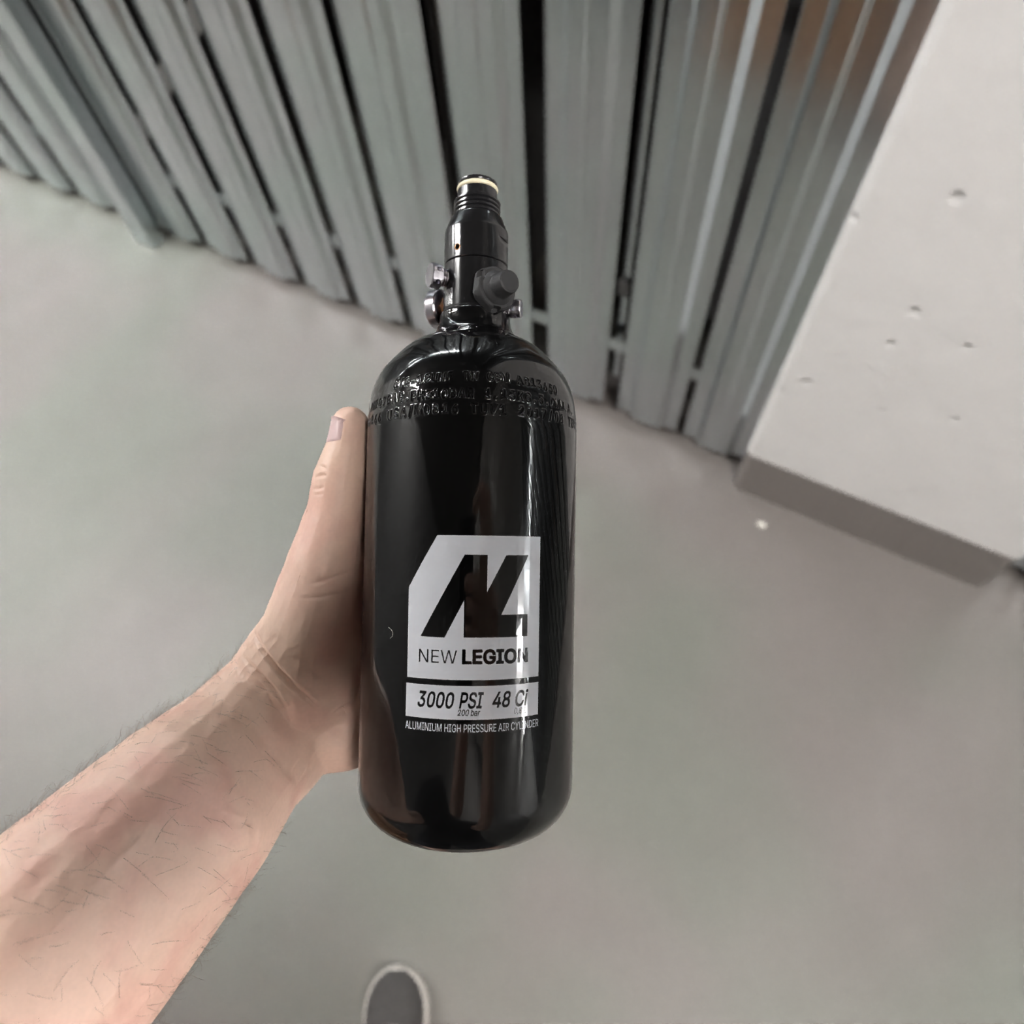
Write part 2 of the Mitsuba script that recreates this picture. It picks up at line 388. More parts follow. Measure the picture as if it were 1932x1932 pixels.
def bottle_mesh():
    a_lo, a_hi = float(arc_of_s(0.0440)), float(arc_of_s(0.0665))
    rows = np.unique(np.r_[np.linspace(0, arc_of_s(-0.10) if False else arc[16], 40), np.linspace(arc[16], a_lo, 40), np.linspace(a_lo, a_hi, 180), np.linspace(a_hi, arc[-1], 80)])
    us = np.radians(np.unique(np.r_[np.linspace(-180, -86, 33), np.linspace(-86, 86, 1000), np.linspace(86, 180, 33)]))[:-1]
    r, s = pr_r(rows), pr_s(rows)
    tr, ts = pr_r(rows, 1), pr_s(rows, 1)
    ln = np.hypot(tr, ts) + 1e-12
    nr, ns = ts / ln, -tr / ln
    U, A = np.meshgrid(us, rows)
    disp = np.zeros_like(U)
    for g in stamp_layout():
        x0, y0, x1, y1 = g.bounds
        m = (U > x0 - 0.03) & (U < x1 + 0.03) & (A > y0 - 0.0012) & (A < y1 + 0.0012)
        if not m.any():
            continue
        k = 1 / 0.043
        pts = shapely.points(U[m] / k, A[m])
        gm = affinity.scale(g, 1 / k, 1.0, origin=(0, 0))
        dist = shapely.distance(gm, pts)
        inner = shapely.distance(gm.boundary, pts) * (dist == 0)
        disp[m] += -0.00034 * np.clip(inner / 0.00013, 0, 1) + 0.00015 * np.exp(-(dist / 0.00035) ** 2) * (dist > 0) + 0.00004 * (dist == 0)
    rr = r[:, None] + disp * nr[:, None]
    ss = s[:, None] + disp * ns[:, None]
    v = bottle_pt(np.degrees(U), np.maximum(rr, 1e-5), ss).reshape(-1, 3)
    n, m = U.shape
    i, j = np.meshgrid(np.arange(n - 1), np.arange(m), indexing='ij')
    q = np.stack([i * m + j, i * m + (j + 1) % m, (i + 1) * m + (j + 1) % m, (i + 1) * m + j], -1).reshape(-1, 4)
    return v, q


if True:
    tag('air_cylinder', 'glossy black aluminium air cylinder with white label, held upright in the left hand', 'air tank')
    obj('air_cylinder__bottle', bottle_mesh(), 'mat_black_gloss', smooth=True, label='glossy black bottle with stamped lettering round the shoulder')


def shape_on_bottle(poly, h0, h1, edge=0.0025):
    parts = []
    x0, y0, x1, y1 = poly.bounds
    n = max(1, int(math.ceil((x1 - x0) / edge)))
    for k in range(n):
        piece = poly.intersection(sbox(x0 + (x1 - x0) * k / n, y0 - 1, x0 + (x1 - x0) * (k + 1) / n, y1 + 1))
        for g in getattr(piece, 'geoms', [piece]):
            if g.geom_type == 'Polygon' and g.area > 1e-12:
                parts.append(trimesh.creation.extrude_polygon(g, h1 - h0, engine='earcut').apply_translation((0, 0, h0)))
    return wrapped(trimesh.util.concatenate(parts), R)


mm = 0.001
panel = Polygon([(-12.2 * mm, 0.0032), (27.8 * mm, 0.0033), (27.8 * mm, -0.0485), (-23.1 * mm, -0.0485), (-23.3 * mm, -0.0160)])
panel2 = Polygon([(-23.4 * mm, -0.0506), (27.8 * mm, -0.0506), (27.8 * mm, -0.0625), (-23.4 * mm, -0.0625)])
obj('air_cylinder__label_panel', shape_on_bottle(panel, 0.00002, 0.00012), 'mat_label_white', label='white printed panel with a clipped corner, black letter emblem and maker name')
obj('air_cylinder__label_strip', shape_on_bottle(panel2, 0.00002, 0.00012), 'mat_label_white', label='white printed strip with pressure and volume figures')


def px_to_bottle(u, v, rad=R):
    d = np.array([(u - CX) / F_PX, (v - CX) / F_PX, 1.0])
    dp, cp = d - AX * (d @ AX), C0 - AX * (C0 @ AX)
    a, b, c = dp @ dp, -2 * dp @ cp, cp @ cp - rad ** 2
    t = (-b - math.sqrt(b * b - 4 * a * c)) / (2 * a)
    p = t * d - C0
    return math.atan2(p @ RR, p @ BB) * R, p @ AX


EMB = [(877.0, 1046.3), (920, 1047), (918.7, 1117.4), (955.2, 1047.4), (996.5, 1047.4), (945.4, 1160), (994.8, 1158.3), (994.3, 1200), (874.8, 1202.8), (875.9, 1132.2), (838.9, 1202.8), (793.7, 1200)]
emb = Polygon([px_to_bottle(*p) for p in EMB])
obj('air_cylinder__label_panel__emblem', shape_on_bottle(emb, 0.00012, 0.00019), 'mat_black_gloss', label='slanted black NL letter emblem')


def words(key, text, left, right, cap, mat, bold=0.0, slant=0.0, h0=0.00012, label=None):
    """Lettering from pixel 'left' to pixel 'right' along its base line; cap: capital height in metres."""
    x0, s0 = px_to_bottle(*left)
    x1, s1 = px_to_bottle(*right)
    g = glyph_poly(text, cap, bold=bold > 0)
    if bold < 0:
        g = g.buffer(bold * cap)
    elif bold > 0.01:
        g = g.buffer((bold - 0.01) * cap)
    if slant:
        g = affinity.affine_transform(g, [1, slant, 0, 1, 0, 0])
    b = g.bounds
    g = affinity.translate(g, -b[0], 0)
    g = affinity.scale(g, (x1 - x0) / (b[2] - b[0]), 1.0, origin=(0, 0))
    g = affinity.translate(g, x0, (s0 + s1) / 2)
    obj(key, shape_on_bottle(g, h0, h0 + 0.00006), mat, label=label)


words('air_cylinder__label_panel__lettering', 'NEW', (790.5, 1249.5), (862, 1251), 0.0047, 'mat_black_gloss', bold=-0.012, label='thin black letters NEW')
words('air_cylinder__label_panel__lettering', 'LEGION', (871.5, 1251), (995.5, 1248), 0.0047, 'mat_black_gloss', bold=0.045, label='heavy black letters LEGION')
words('air_cylinder__label_strip__lettering', '3000', (788, 1332.5), (857, 1335), 0.0054, 'mat_black_gloss', bold=0.012, slant=0.21)
words('air_cylinder__label_strip__lettering', 'PSI', (866, 1335.5), (912.5, 1335.5), 0.0054, 'mat_black_gloss', bold=0.012, slant=0.21)
words('air_cylinder__label_strip__lettering', '48', (928.5, 1334), (963, 1333), 0.0054, 'mat_black_gloss', bold=0.012, slant=0.21)
words('air_cylinder__label_strip__lettering', 'Ci', (971.5, 1332), (996, 1329.5), 0.0054, 'mat_black_gloss', bold=0.005, slant=0.21)
words('air_cylinder__label_strip__lettering', '200 bar', (863, 1350), (906, 1350), 0.0021, 'mat_black_gloss', bold=0.005, slant=0.21)
words('air_cylinder__label_strip__lettering', '0,8 L', (970, 1346), (992, 1344.5), 0.0021, 'mat_black_gloss', bold=-0.01, slant=0.21)
words('air_cylinder__caption', 'ALUMINIUM HIGH PRESSURE AIR CYLINDER', (765, 1372.5), (1015, 1370.5), 0.00275, 'mat_label_white', h0=0.00002, label='small white line of lettering below the label')


# ------------------------------------------------------------------ regulator on the neck
def lathe(profile, sections=96):
    return trimesh.creation.revolve(np.array(profile, float), sections=sections)


def radial(mesh, u, s, tilt=0.0):
    """A part built along +z from the axis outwards, turned to stick out at angle u (deg) at height s."""
    m = mesh.copy()
    a = math.radians(u)
    out = np.array([math.sin(a), -math.cos(a), 0.0])
    side = np.array([math.cos(a), math.sin(a), 0.0])
    M = np.eye(4)
    M[:3, 0], M[:3, 1], M[:3, 2], M[:3, 3] = side, np.cross(out, side), out, (0, 0, s)
    m.apply_transform(M)
    return place(m)


RB = 0.01375
G = 'air_cylinder__regulator'
body = to_man(lathe([(0, 0.1196), (RB - 0.0003, 0.1196), (RB, 0.1199), (RB, 0.1335), (RB - 0.0002, 0.1345), (0.0113, 0.1402), (0.0109, 0.1407), (0.0085, 0.1407), (0, 0.1407)]))
hole = m3.Manifold.cylinder(0.01, 0.00115, 0.00115, 24).rotate((90, 0, 0)).translate((0, -0.008, 0)).rotate((0, 0, -35)).translate((0, 0, 0.1237))
flat = m3.Manifold.cube((0.006, 0.02, 0.0024), True).translate((RB + 0.0023, 0, 0)).rotate((0, 0, -28)).translate((0, 0, 0.1285))
obj(G, place(to_tri(body - hole - flat)), 'mat_black_anodised', smooth=30, label='black anodised regulator body screwed into the neck')
obj(G + '__lower_body', place(lathe([(0, 0.0975), (0.0138, 0.0975), (0.0141, 0.0978), (0.0141, 0.0990), (RB, 0.0994), (RB, 0.1190), (RB - 0.0003, 0.1193), (0, 0.1193)])), 'mat_black_anodised', smooth=30)
ring = trimesh.creation.torus(0.00125, 0.00022, 32, 12).apply_translation((0, 0, RB))
obj(G + '__vent_rim', radial(ring, -35, 0.1237), 'mat_copper', smooth=30, label='vent hole rim')
th = [(0, 0.1405), (0.0093, 0.1405)]
for k in range(4):
    z = 0.1411 + k * 0.0019
    th += [(0.0093, z), (0.0101, z + 0.0005), (0.0101, z + 0.0010), (0.0093, z + 0.0015)]
th += [(0.0093, 0.1487), (0.0086, 0.1492), (0, 0.1492)]
obj(G + '__thread', place(lathe(th)), 'mat_thread_black', smooth=25, label='black screw thread')
obj(G + '__nose', place(lathe([(0, 0.149), (0.0084, 0.149), (0.0086, 0.1493), (0.0086, 0.1527), (0.0078, 0.1528), (0.0078, 0.1551), (0.0084, 0.1552), (0.0086, 0.1556), (0.0086, 0.1563), (0.0082, 0.1567), (0.0040, 0.1567), (0.0040, 0.1545), (0, 0.1545)])), 'mat_thread_black', smooth=30, label='black nose above the thread')
obj(G + '__o_ring', place(trimesh.creation.torus(0.00795, 0.00105, 64, 20).apply_translation((0, 0, 0.15395))), 'mat_oring', smooth=True, label='cream sealing ring at the top')
obj(G + '__pin', place(lathe([(0, 0.154), (0.0012, 0.154), (0.0012, 0.1572), (0.0009, 0.1575), (0, 0.1575)], 24)), 'mat_chrome', smooth=30)


def disc_plug(key, u, s, rc, rho_thread, rho_head, rho_tip, label):
    head = to_man(lathe([(0, rho_head), (rc - 0.0004, rho_head), (rc, rho_head + 0.0004), (rc, rho_tip - 0.0005), (rc - 0.0005, rho_tip), (0, rho_tip)], 40))
    hexa = m3.Manifold.cylinder(0.03, rc * 1.09, rc * 1.09, 6).rotate((0, 0, 15))
    head = head ^ hexa
    mid = rho_head + (rho_tip - rho_head) * 0.45
    for k in range(3):
        head = head - m3.Manifold.cylinder(0.03, 0.00105, 0.00105, 20, True).rotate((90, 0, 60 * k + 45)).translate((0, 0, mid))
    obj(key, radial(to_tri(head), u, s), 'mat_chrome', smooth=20, label=label)
    p = [(0, RB - 0.003), (0.0026, RB - 0.003), (0.0026, RB)]
    n = 3
    for k in range(n):
        z0 = rho_thread + (rho_head - rho_thread) * k / n
        z1 = rho_thread + (rho_head - rho_thread) * (k + 1) / n
        p += [(0.0030, z0), (0.0037, z0 + 0.3 * (z1 - z0)), (0.0037, z0 + 0.7 * (z1 - z0)), (0.0030, z1)]
    p += [(0, rho_head + 0.0002)]
    obj(key + '__thread', radial(lathe(p, 32), u, s), 'mat_chrome', smooth=20)


disc_plug(G + '__burst_disc', -66, 0.1123, 0.0052, 0.0138, 0.0166, 0.0213, 'chrome burst disc plug with a side hole, upper left')
disc_plug(G + '__burst_disc_right', 74, 0.1005, 0.0040, 0.0138, 0.0158, 0.0205, 'small chrome burst disc plug at the lower right')
gauge = lathe([(0, 0.0150), (0.0050, 0.0150), (0.0080, 0.0158), (0.0084, 0.0164), (0.0084, 0.0203), (0.0080, 0.0209), (0.0075, 0.0209), (0.0073, 0.0201), (0, 0.0201)], 64)
obj(G + '__gauge', radial(gauge, -118, 0.1038), 'mat_chrome', smooth=25, label='round chrome pressure gauge at the lower left')
obj(G + '__gauge__face', radial(lathe([(0, 0.0202), (0.0072, 0.0202), (0.0072, 0.0204), (0, 0.0204)], 48), -118, 0.1038), 'mat_gauge_face')
obj(G + '__gauge__stem', radial(lathe([(0, 0.012), (0.0045, 0.012), (0.0045, 0.0152), (0, 0.0152)], 6), -118, 0.1038), 'mat_copper', label='copper stem of the gauge')
# engraved bright patch on the left side of the lower body
pl = []
for uu in np.linspace(-66, -44, 12):
    pl.append([bottle_pt(uu, RB + 0.00012, sv) for sv in (0.1000, 0.1070)])
pl = np.array(pl).reshape(-1, 3)
obj(G + '__engraved_patch', (pl, np.array([[2 * k, 2 * k + 2, 2 * k + 3, 2 * k + 1] for k in range(11)])), 'mat_engraved', smooth=True, label='bright engraved serial patch')
# grey rubber cover over the fill nipple
hexc = m3.Manifold.cylinder(0.0044, 0.0104, 0.0104, 6).rotate((0, 0, 22)).translate((0, 0, 0.0138))
rnd = to_man(lathe([(0, 0.0136), (0.0095, 0.0136), (0.0100, 0.0144), (0.0098, 0.0160), (0.0088, 0.0178), (0.0072, 0.0190), (0, 0.0190)], 48))
cone = to_man(lathe([(0, 0.0150), (0.0078, 0.0150), (0.0076, 0.0172), (0.0068, 0.0192), (0.0056, 0.0203), (0.0051, 0.0212), (0.0048, 0.0262), (0.0045, 0.0270), (0.0038, 0.0274), (0, 0.0275)], 48))
slots = fuse([m3.Manifold.cube((0.0034, 0.0034, 0.0030), True).translate((0.0093 * math.cos(t), 0.0093 * math.sin(t), 0.0170)) for t in (0.5, 2.6, 4.7)])
obj(G + '__nipple_cover', radial(to_tri(((hexc ^ rnd) - slots) + cone), 30, 0.1052), 'mat_rubber', smooth=28, label='dark grey rubber cap over the fill nipple')
obj(G + '__nipple', radial(lathe([(0, 0.011), (0.0062, 0.011), (0.0062, 0.0146), (0, 0.0146)], 6), 30, 0.1052), 'mat_chrome', smooth=20)

# a bent lint fibre clinging to the bottle
fib = [px_to_bottle(*p) for p in [(733, 1183), (738, 1187), (741.5, 1193), (741, 1200), (737, 1204)]]
parts = []
for q0, q1 in zip(fib[:-1], fib[1:]):
    w0, w1 = (bottle_pt(math.degrees(q[0] / R), R + 0.00012, q[1]) for q in (q0, q1))
    parts.append(to_tri(m3.Manifold.batch_hull([ball(w0, 0.00007, 8), ball(w1, 0.00007, 8)])))
obj('lint_fibre', trimesh.util.concatenate(parts), 'mat_chip', label='tiny curled pale lint fibre on the black bottle left of the label', category='lint')

# ------------------------------------------------------------------ the person: hands, arms and the body that stands behind the camera
Fw, Rt, Up = np.array([-0.46, 0.888, 0]), np.array([0.888, 0.46, 0]), np.array([0, 0, 1.0])


def P(u, v, d, rp=None, r=None):
    return px(u, v, d), (rp * d / F_PX if r is None else r)


def on_bottle(u, rho, s, r):
    return bottle_pt(u, rho, s), r


thumb = [P(572, 1195, .300, r=.0185), P(613, 1058, .297, r=.0153), P(634, 968, .296, r=.0123), P(643, 900, .2945, r=.0113), P(655, 846, .2935, r=.0090), P(661, 803, .2935, r=.0078)]
pad = [P(659, 838, .300, r=.0080), P(661, 808, .300, r=.0072)]
K4 = [on_bottle(-128, R + 0.012, 0.022, .0115), on_bottle(-132, R + 0.012, 0.001, .0118), on_bottle(-132, R + 0.0115, -0.020, .0112), on_bottle(-126, R + 0.011, -0.040, .0105)]
W1, W2_ = P(498, 1292, .306, r=.0178), P(556, 1372, .312, r=.0172)
heel = P(655, 1392, .320, r=.0146)
heel2 = P(628, 1330, .322, r=.018)
parts = chain(thumb, 32) + [hull(thumb[3], P(621, 902, .2945, r=.0068), seg=32), hull(P(621, 902, .2945, r=.0068), thumb[2], seg=32)] + [hull(thumb[4], thumb[5], *pad, seg=32)]
parts += [hull(thumb[0], W1, W2_, heel2), hull(heel, heel2, W2_), hull(thumb[0], thumb[1], K4[0], heel2), hull(K4[0], K4[1], thumb[0], heel2), hull(K4[1], K4[2], heel2), hull(K4[2], K4[3], heel, heel2), hull(thumb[1], K4[0], K4[1])]
for k, (s0, lens, rr) in enumerate([(0.022, (36, 25, 20), .0088), (0.001, (40, 27, 21), .0090), (-0.020, (37, 26, 20), .0086), (-0.040, (30, 20, 18), .0078)]):
    u0 = [-128, -132, -132, -126][k]
    pts, u, s = [K4[k]], u0, s0
    for j, L in enumerate(lens):
        r1 = rr * (1 - 0.10 * j)
        u -= math.degrees(L * mm / (R + r1 + 0.001))
        s += [0.004, 0.002, -0.001][j] * (1.5 - k)
        pts.append(on_bottle(u, R + r1 * 0.97, s, r1))
    parts += chain(pts, 20)
# forearm: stations of two balls across
def station(u, v, d, half, r):
    o = np.array([0.594, 0.805]) * (half - r) * F_PX / d
    return (px(u - o[0], v - o[1], d), r), (px(u + o[0], v + o[1], d + 0.004), r)


S0 = (W1, W2_)
S1 = station(452, 1425, .292, .0325, .0205)
S2 = station(363, 1521, .268, .0365, .0250)
S3 = station(120, 1775, .235, .0420, .0330)
EL = (cam(-0.225, 0.23, 0.14), .0400)
parts += [hull(*S0, *S1), hull(*S1, *S2), hull(*S2, *S3), hull(*S3, EL)]
ulna = P(585, 1400, .318, r=.0150)
parts += [hull(ulna, W2_, heel), hull(ulna, S1[1])]
left_arm = fuse(parts)


def smooth_body(man, edge, its, lamb=0.5):
    t = to_tri(man.refine_to_length(edge))
    t.merge_vertices()
    trimesh.smoothing.filter_taubin(t, lamb=lamb, nu=lamb + 0.03, iterations=its)
    return t


arm = smooth_body(left_arm, 0.0015, 26)
arm = smooth_body(to_man(arm), 0.00085, 8)


def ray_hit(mesh, u, v):
    d = RW @ np.array([(u - CX) / F_PX, (v - CX) / F_PX, 1.0])
    loc, ri, ti = mesh.ray.intersects_location([EYE], [d / np.linalg.norm(d)], multiple_hits=False)
    return loc[0] if len(loc) else None


CREASES = [([(478, 1188), (486, 1210), (500, 1234), (522, 1262), (552, 1294), (582, 1318), (600, 1336)], 0.0019, 0.0010), ([(458, 1238), (474, 1258), (497, 1280), (520, 1307), (543, 1340)], 0.0013, 0.0009),
           ([(484, 1285), (505, 1312), (522, 1340)], 0.0003, 0.0009),
           ([(578, 1102), (600, 1098), (625, 1091), (668, 1076)], 0.0005, 0.0008), ([(560, 1128), (600, 1127), (640, 1121), (666, 1115)], 0.0004, 0.0008),
           ([(602, 878), (612, 882), (618, 887)], 0.0008, 0.0005), ([(594, 901), (604, 897), (618, 897)], 0.0010, 0.0006), ([(588, 922), (600, 922), (613, 919)], 0.0007, 0.0005), ([(592, 934), (612, 932)], 0.0005, 0.0005),
           ([(668, 903), (680, 908), (690, 916)], 0.0008, 0.0012), ([(622, 1346), (645, 1334), (674, 1322)], 0.0006, 0.001), ([(575, 1250), (600, 1275), (640, 1300)], 0.0003, 0.0012), ([(560, 1262), (590, 1300), (612, 1318)], 0.0003, 0.0012)]


def crease(t):
    from scipy.spatial import cKDTree
    v = np.array(t.vertices)
    n = np.array(t.vertex_normals)
    off = np.zeros(len(v))
    for line, depth, width in CREASES:
        ls = LineString(line)
        pts = [ray_hit(t, *ls.interpolate(x).coords[0]) for x in np.arange(0, ls.length + 0.1, 1.2)]
        w = np.array([min(1.0, 3 * min(i, len(pts) - 1 - i) / len(pts) + 0.1) for i, p in enumerate(pts) if p is not None])
        pts = np.array([p for p in pts if p is not None])
        if len(pts) < 2:
            continue
        dist, idx = cKDTree(pts).query(v, distance_upper_bound=0.006)
        ok = np.isfinite(dist)
        off[ok] -= 1.1 * depth * w[idx[ok]] * (np.exp(-(dist[ok] / width) ** 2) - 0.05 * np.exp(-((dist[ok] - 2.2 * width) / width) ** 2))
    t.vertices = v + n * off[:, None]
    return t


arm.vertices = arm.vertices + arm.vertex_normals * (0.0012 * (meshkit.fbm(arm.vertices * 60, 3) - 0.5) + 0.0004 * (meshkit.fbm(arm.vertices * 260, 2, seed=5) - 0.5))[:, None]
arm = crease(arm)

# the rest of the body (hidden behind the camera; it shades the floor and shows in the bottle and the steel)
pelvis = np.array([0.12, -0.47, 0.0])
sh_l, sh_r = np.array([-0.03, -0.43, 1.33]), np.array([0.28, -0.48, 1.36])
chest, head = np.array([0.135, -0.43, 1.20]), np.array([0.150, -0.225, 1.600])
toe_l = np.array([-0.146, -0.175, 0]) * K
heel_l = toe_l - 0.27 * np.array([-0.52, 0.854, 0])
heel_r = heel_l + 0.27 * Rt - 0.10 * Fw
toe_r = heel_r + 0.27 * Fw
ank_l, ank_r = heel_l + 0.07 * Fw + Up * 0.10, heel_r + 0.07 * Fw + Up * 0.10
hip_l, hip_r = pelvis - 0.09 * Rt + Up * 0.86, pelvis + 0.09 * Rt + Up * 0.86
kn_l, kn_r = (ank_l + hip_l) / 2 + Up * 0.0 + 0.03 * Fw, (ank_r + hip_r) / 2 + 0.03 * Fw
calf_l, calf_r = ank_l * 0.4 + kn_l * 0.6 - 0.02 * Fw, ank_r * 0.4 + kn_r * 0.6 - 0.02 * Fw
el_r = np.array([0.22, -0.24, 1.10])
wr_r = cam(0.150, 0.062, -0.060)
b = []
for hp, kn, cf, an in ((hip_l, kn_l, calf_l, ank_l), (hip_r, kn_r, calf_r, ank_r)):
    b += chain([(hp, .085), (kn + Up * 0.04, .058), (kn - Up * 0.05, .052), (cf, .055), (an, .036), (an - Up * 0.06 + Fw * 0.02, .034)], 20)
b += [hull((hip_l, .09), (hip_r, .09), (pelvis + Up * 1.0, .105)), hull((pelvis + Up * 0.96 - 0.06 * Rt, .095), (pelvis + Up * 0.96 + 0.06 * Rt, .095), (chest - 0.07 * Rt, .105), (chest + 0.07 * Rt, .105)),
      hull((chest - 0.07 * Rt, .10), (chest + 0.07 * Rt, .10), (sh_l + 0.03 * Rt, .06), (sh_r - 0.03 * Rt, .06)), hull(((sh_l + sh_r) / 2 + Up * 0.03, .06), (head - Up * 0.09 - Fw * 0.02, .052)),
      hull((head, .078), (head + Up * 0.03 - Fw * 0.02, .084), (head - Up * 0.085 + Fw * 0.045, .035)), hull((head + Fw * 0.078 - Up * 0.002, .010), (head + Fw * 0.092 - Up * 0.035, .013)),
      hull((head - 0.078 * Rt - Up * 0.01, .016), (head - 0.080 * Rt - Up * 0.045, .011)), hull((head + 0.078 * Rt - Up * 0.01, .016), (head + 0.080 * Rt - Up * 0.045, .011)),
      hull((head + Fw * 0.066 + Up * 0.022 - 0.03 * Rt, .014), (head + Fw * 0.066 + Up * 0.022 + 0.03 * Rt, .014)), hull((head + Fw * 0.070 - Up * 0.062 - 0.018 * Rt, .010), (head + Fw * 0.070 - Up * 0.062 + 0.018 * Rt, .010))]
b += chain([(sh_l, .058), ((sh_l + EL[0]) / 2, .048), EL], 20) + chain([(sh_r, .058), ((sh_r + el_r) / 2, .048), (el_r, .042), ((el_r + wr_r) / 2, .040), (wr_r, .024)], 20)
# right hand behind the phone, widened with an extra finger to block the lamp
pm = [(cam(0.095, 0.055, -0.030), .017), (cam(0.090, -0.028, -0.024), .019), (cam(0.062, -0.036, -0.016), .013), (cam(0.072, 0.086, -0.018), .0165)]
b += [hull((wr_r, .024), *pm)]
b += chain([pm[0], (cam(0.052, 0.040, -0.026), .0110), (cam(0.022, 0.030, -0.0205), .0094), (cam(-0.004, 0.022, -0.0195), .0082)], 16)
b += chain([(cam(0.066, -0.036, -0.016), .0125), (cam(0.040, -0.035, -0.016), .0100), (cam(0.016, -0.029, -0.013), .0085)], 16)
for k, yv in enumerate((0.031, 0.048, 0.065, 0.082)):
    b += chain([(cam(0.066, 1.6 * yv - 0.052, -0.014), .0100), (cam(0.0310, yv + 0.002, 0.001), .0092), (cam(0.004, yv - 0.003, 0.0073), .0080), (cam(-0.016 + 0.003 * k, yv - 0.002, 0.0068), .0072)], 16)
rest = smooth_body(fuse(b), 0.010, 10)
rest_near = to_man(rest)
arm_man = to_man(arm)
cyl = m3.Manifold.cylinder(0.150, R + 0.0002, R + 0.0002, 128).translate((0, 0, -0.105)).transform(MB[:3, :4].tolist())
phone_box = to_man(bx(-0.0562, 0.0162, -0.022, 0.128, -0.0108, -0.0022)).transform(np.c_[RW, EYE].tolist())
arm_cut = arm_man - cyl
whole = (arm_cut + (rest_near - phone_box))
body_t = to_tri(whole)
tag('person', 'bare left hand and hairy forearm of the photographer, gripping the black air cylinder', 'person')
obj('person__body', body_t, 'mat_skin', smooth=60, label='bare left hand and forearm with the rest of the body')

# thumb nail: a thin curved plate on the outer side of the thumb tip
def nail():
    a0, a1 = px(658, 842, .2955), px(661, 800, .2955)
    axis = (a1 - a0) / np.linalg.norm(a1 - a0)
    view = EYE - (a0 + a1) / 2
    view -= axis * (view @ axis)
    view /= np.linalg.norm(view)
    left = np.cross(view, axis)
    if left @ (RW @ np.array([-1.0, 0, 0])) < 0:
        left = -left
    grid, nt, na = [], 15, 17
    for i in range(nt):
        t = i / (nt - 1)
        for j in range(na):
            w = (j / (na - 1) - 0.5) * 2
            th = math.radians(63 + 50 * w)
            dirn = math.cos(th) * view + math.sin(th) * left
            tt = 0.02 + 1.20 * t + (0.16 * (1 - w * w) - 0.16) * (1 if t > 0.5 else -0.7) * abs(2 * t - 1)
            o = a0 + (a1 - a0) * tt
            loc, _, _ = arm.ray.intersects_location([o + dirn * 0.03], [-dirn], multiple_hits=False)
            hit = loc[0] if len(loc) else o + dirn * 0.008
            lift = 0.00035 - 0.0006 * (abs(w) > 0.97) - 0.0006 * (i == 0) + 0.0005 * (i == nt - 1)
            grid.append(hit + dirn * lift)
    g = np.array(grid)
    gi = g.reshape(nt, na, 3)
    for _ in range(2):
        gi[1:-1, 1:-1] = (gi[:-2, 1:-1] + gi[2:, 1:-1] + gi[1:-1, :-2] + gi[1:-1, 2:]) / 4 * 0.6 + gi[1:-1, 1:-1] * 0.4
    v = gi.reshape(-1, 3)
    ctr = (a0 + a1) / 2
    inn = v + (ctr - v) / np.linalg.norm(ctr - v, axis=1)[:, None] * 0.0006
    q = [[i * na + j, i * na + j + 1, (i + 1) * na + j + 1, (i + 1) * na + j] for i in range(nt - 1) for j in range(na - 1)]
    n0 = len(v)
    q2 = [[x + n0 for x in r[::-1]] for r in q]
    rim = [i * na for i in range(nt)] + [(nt - 1) * na + j for j in range(1, na)] + [i * na + na - 1 for i in range(nt - 2, -1, -1)] + [j for j in range(na - 2, 0, -1)]
    side = [[rim[k], rim[(k + 1) % len(rim)], rim[(k + 1) % len(rim)] + n0, rim[k] + n0] for k in range(len(rim))]
    return np.vstack([v, inn]), np.array(q + q2 + side)


obj('person__thumb_nail', nail(), 'mat_nail', smooth=50, label='pale pink thumb nail')

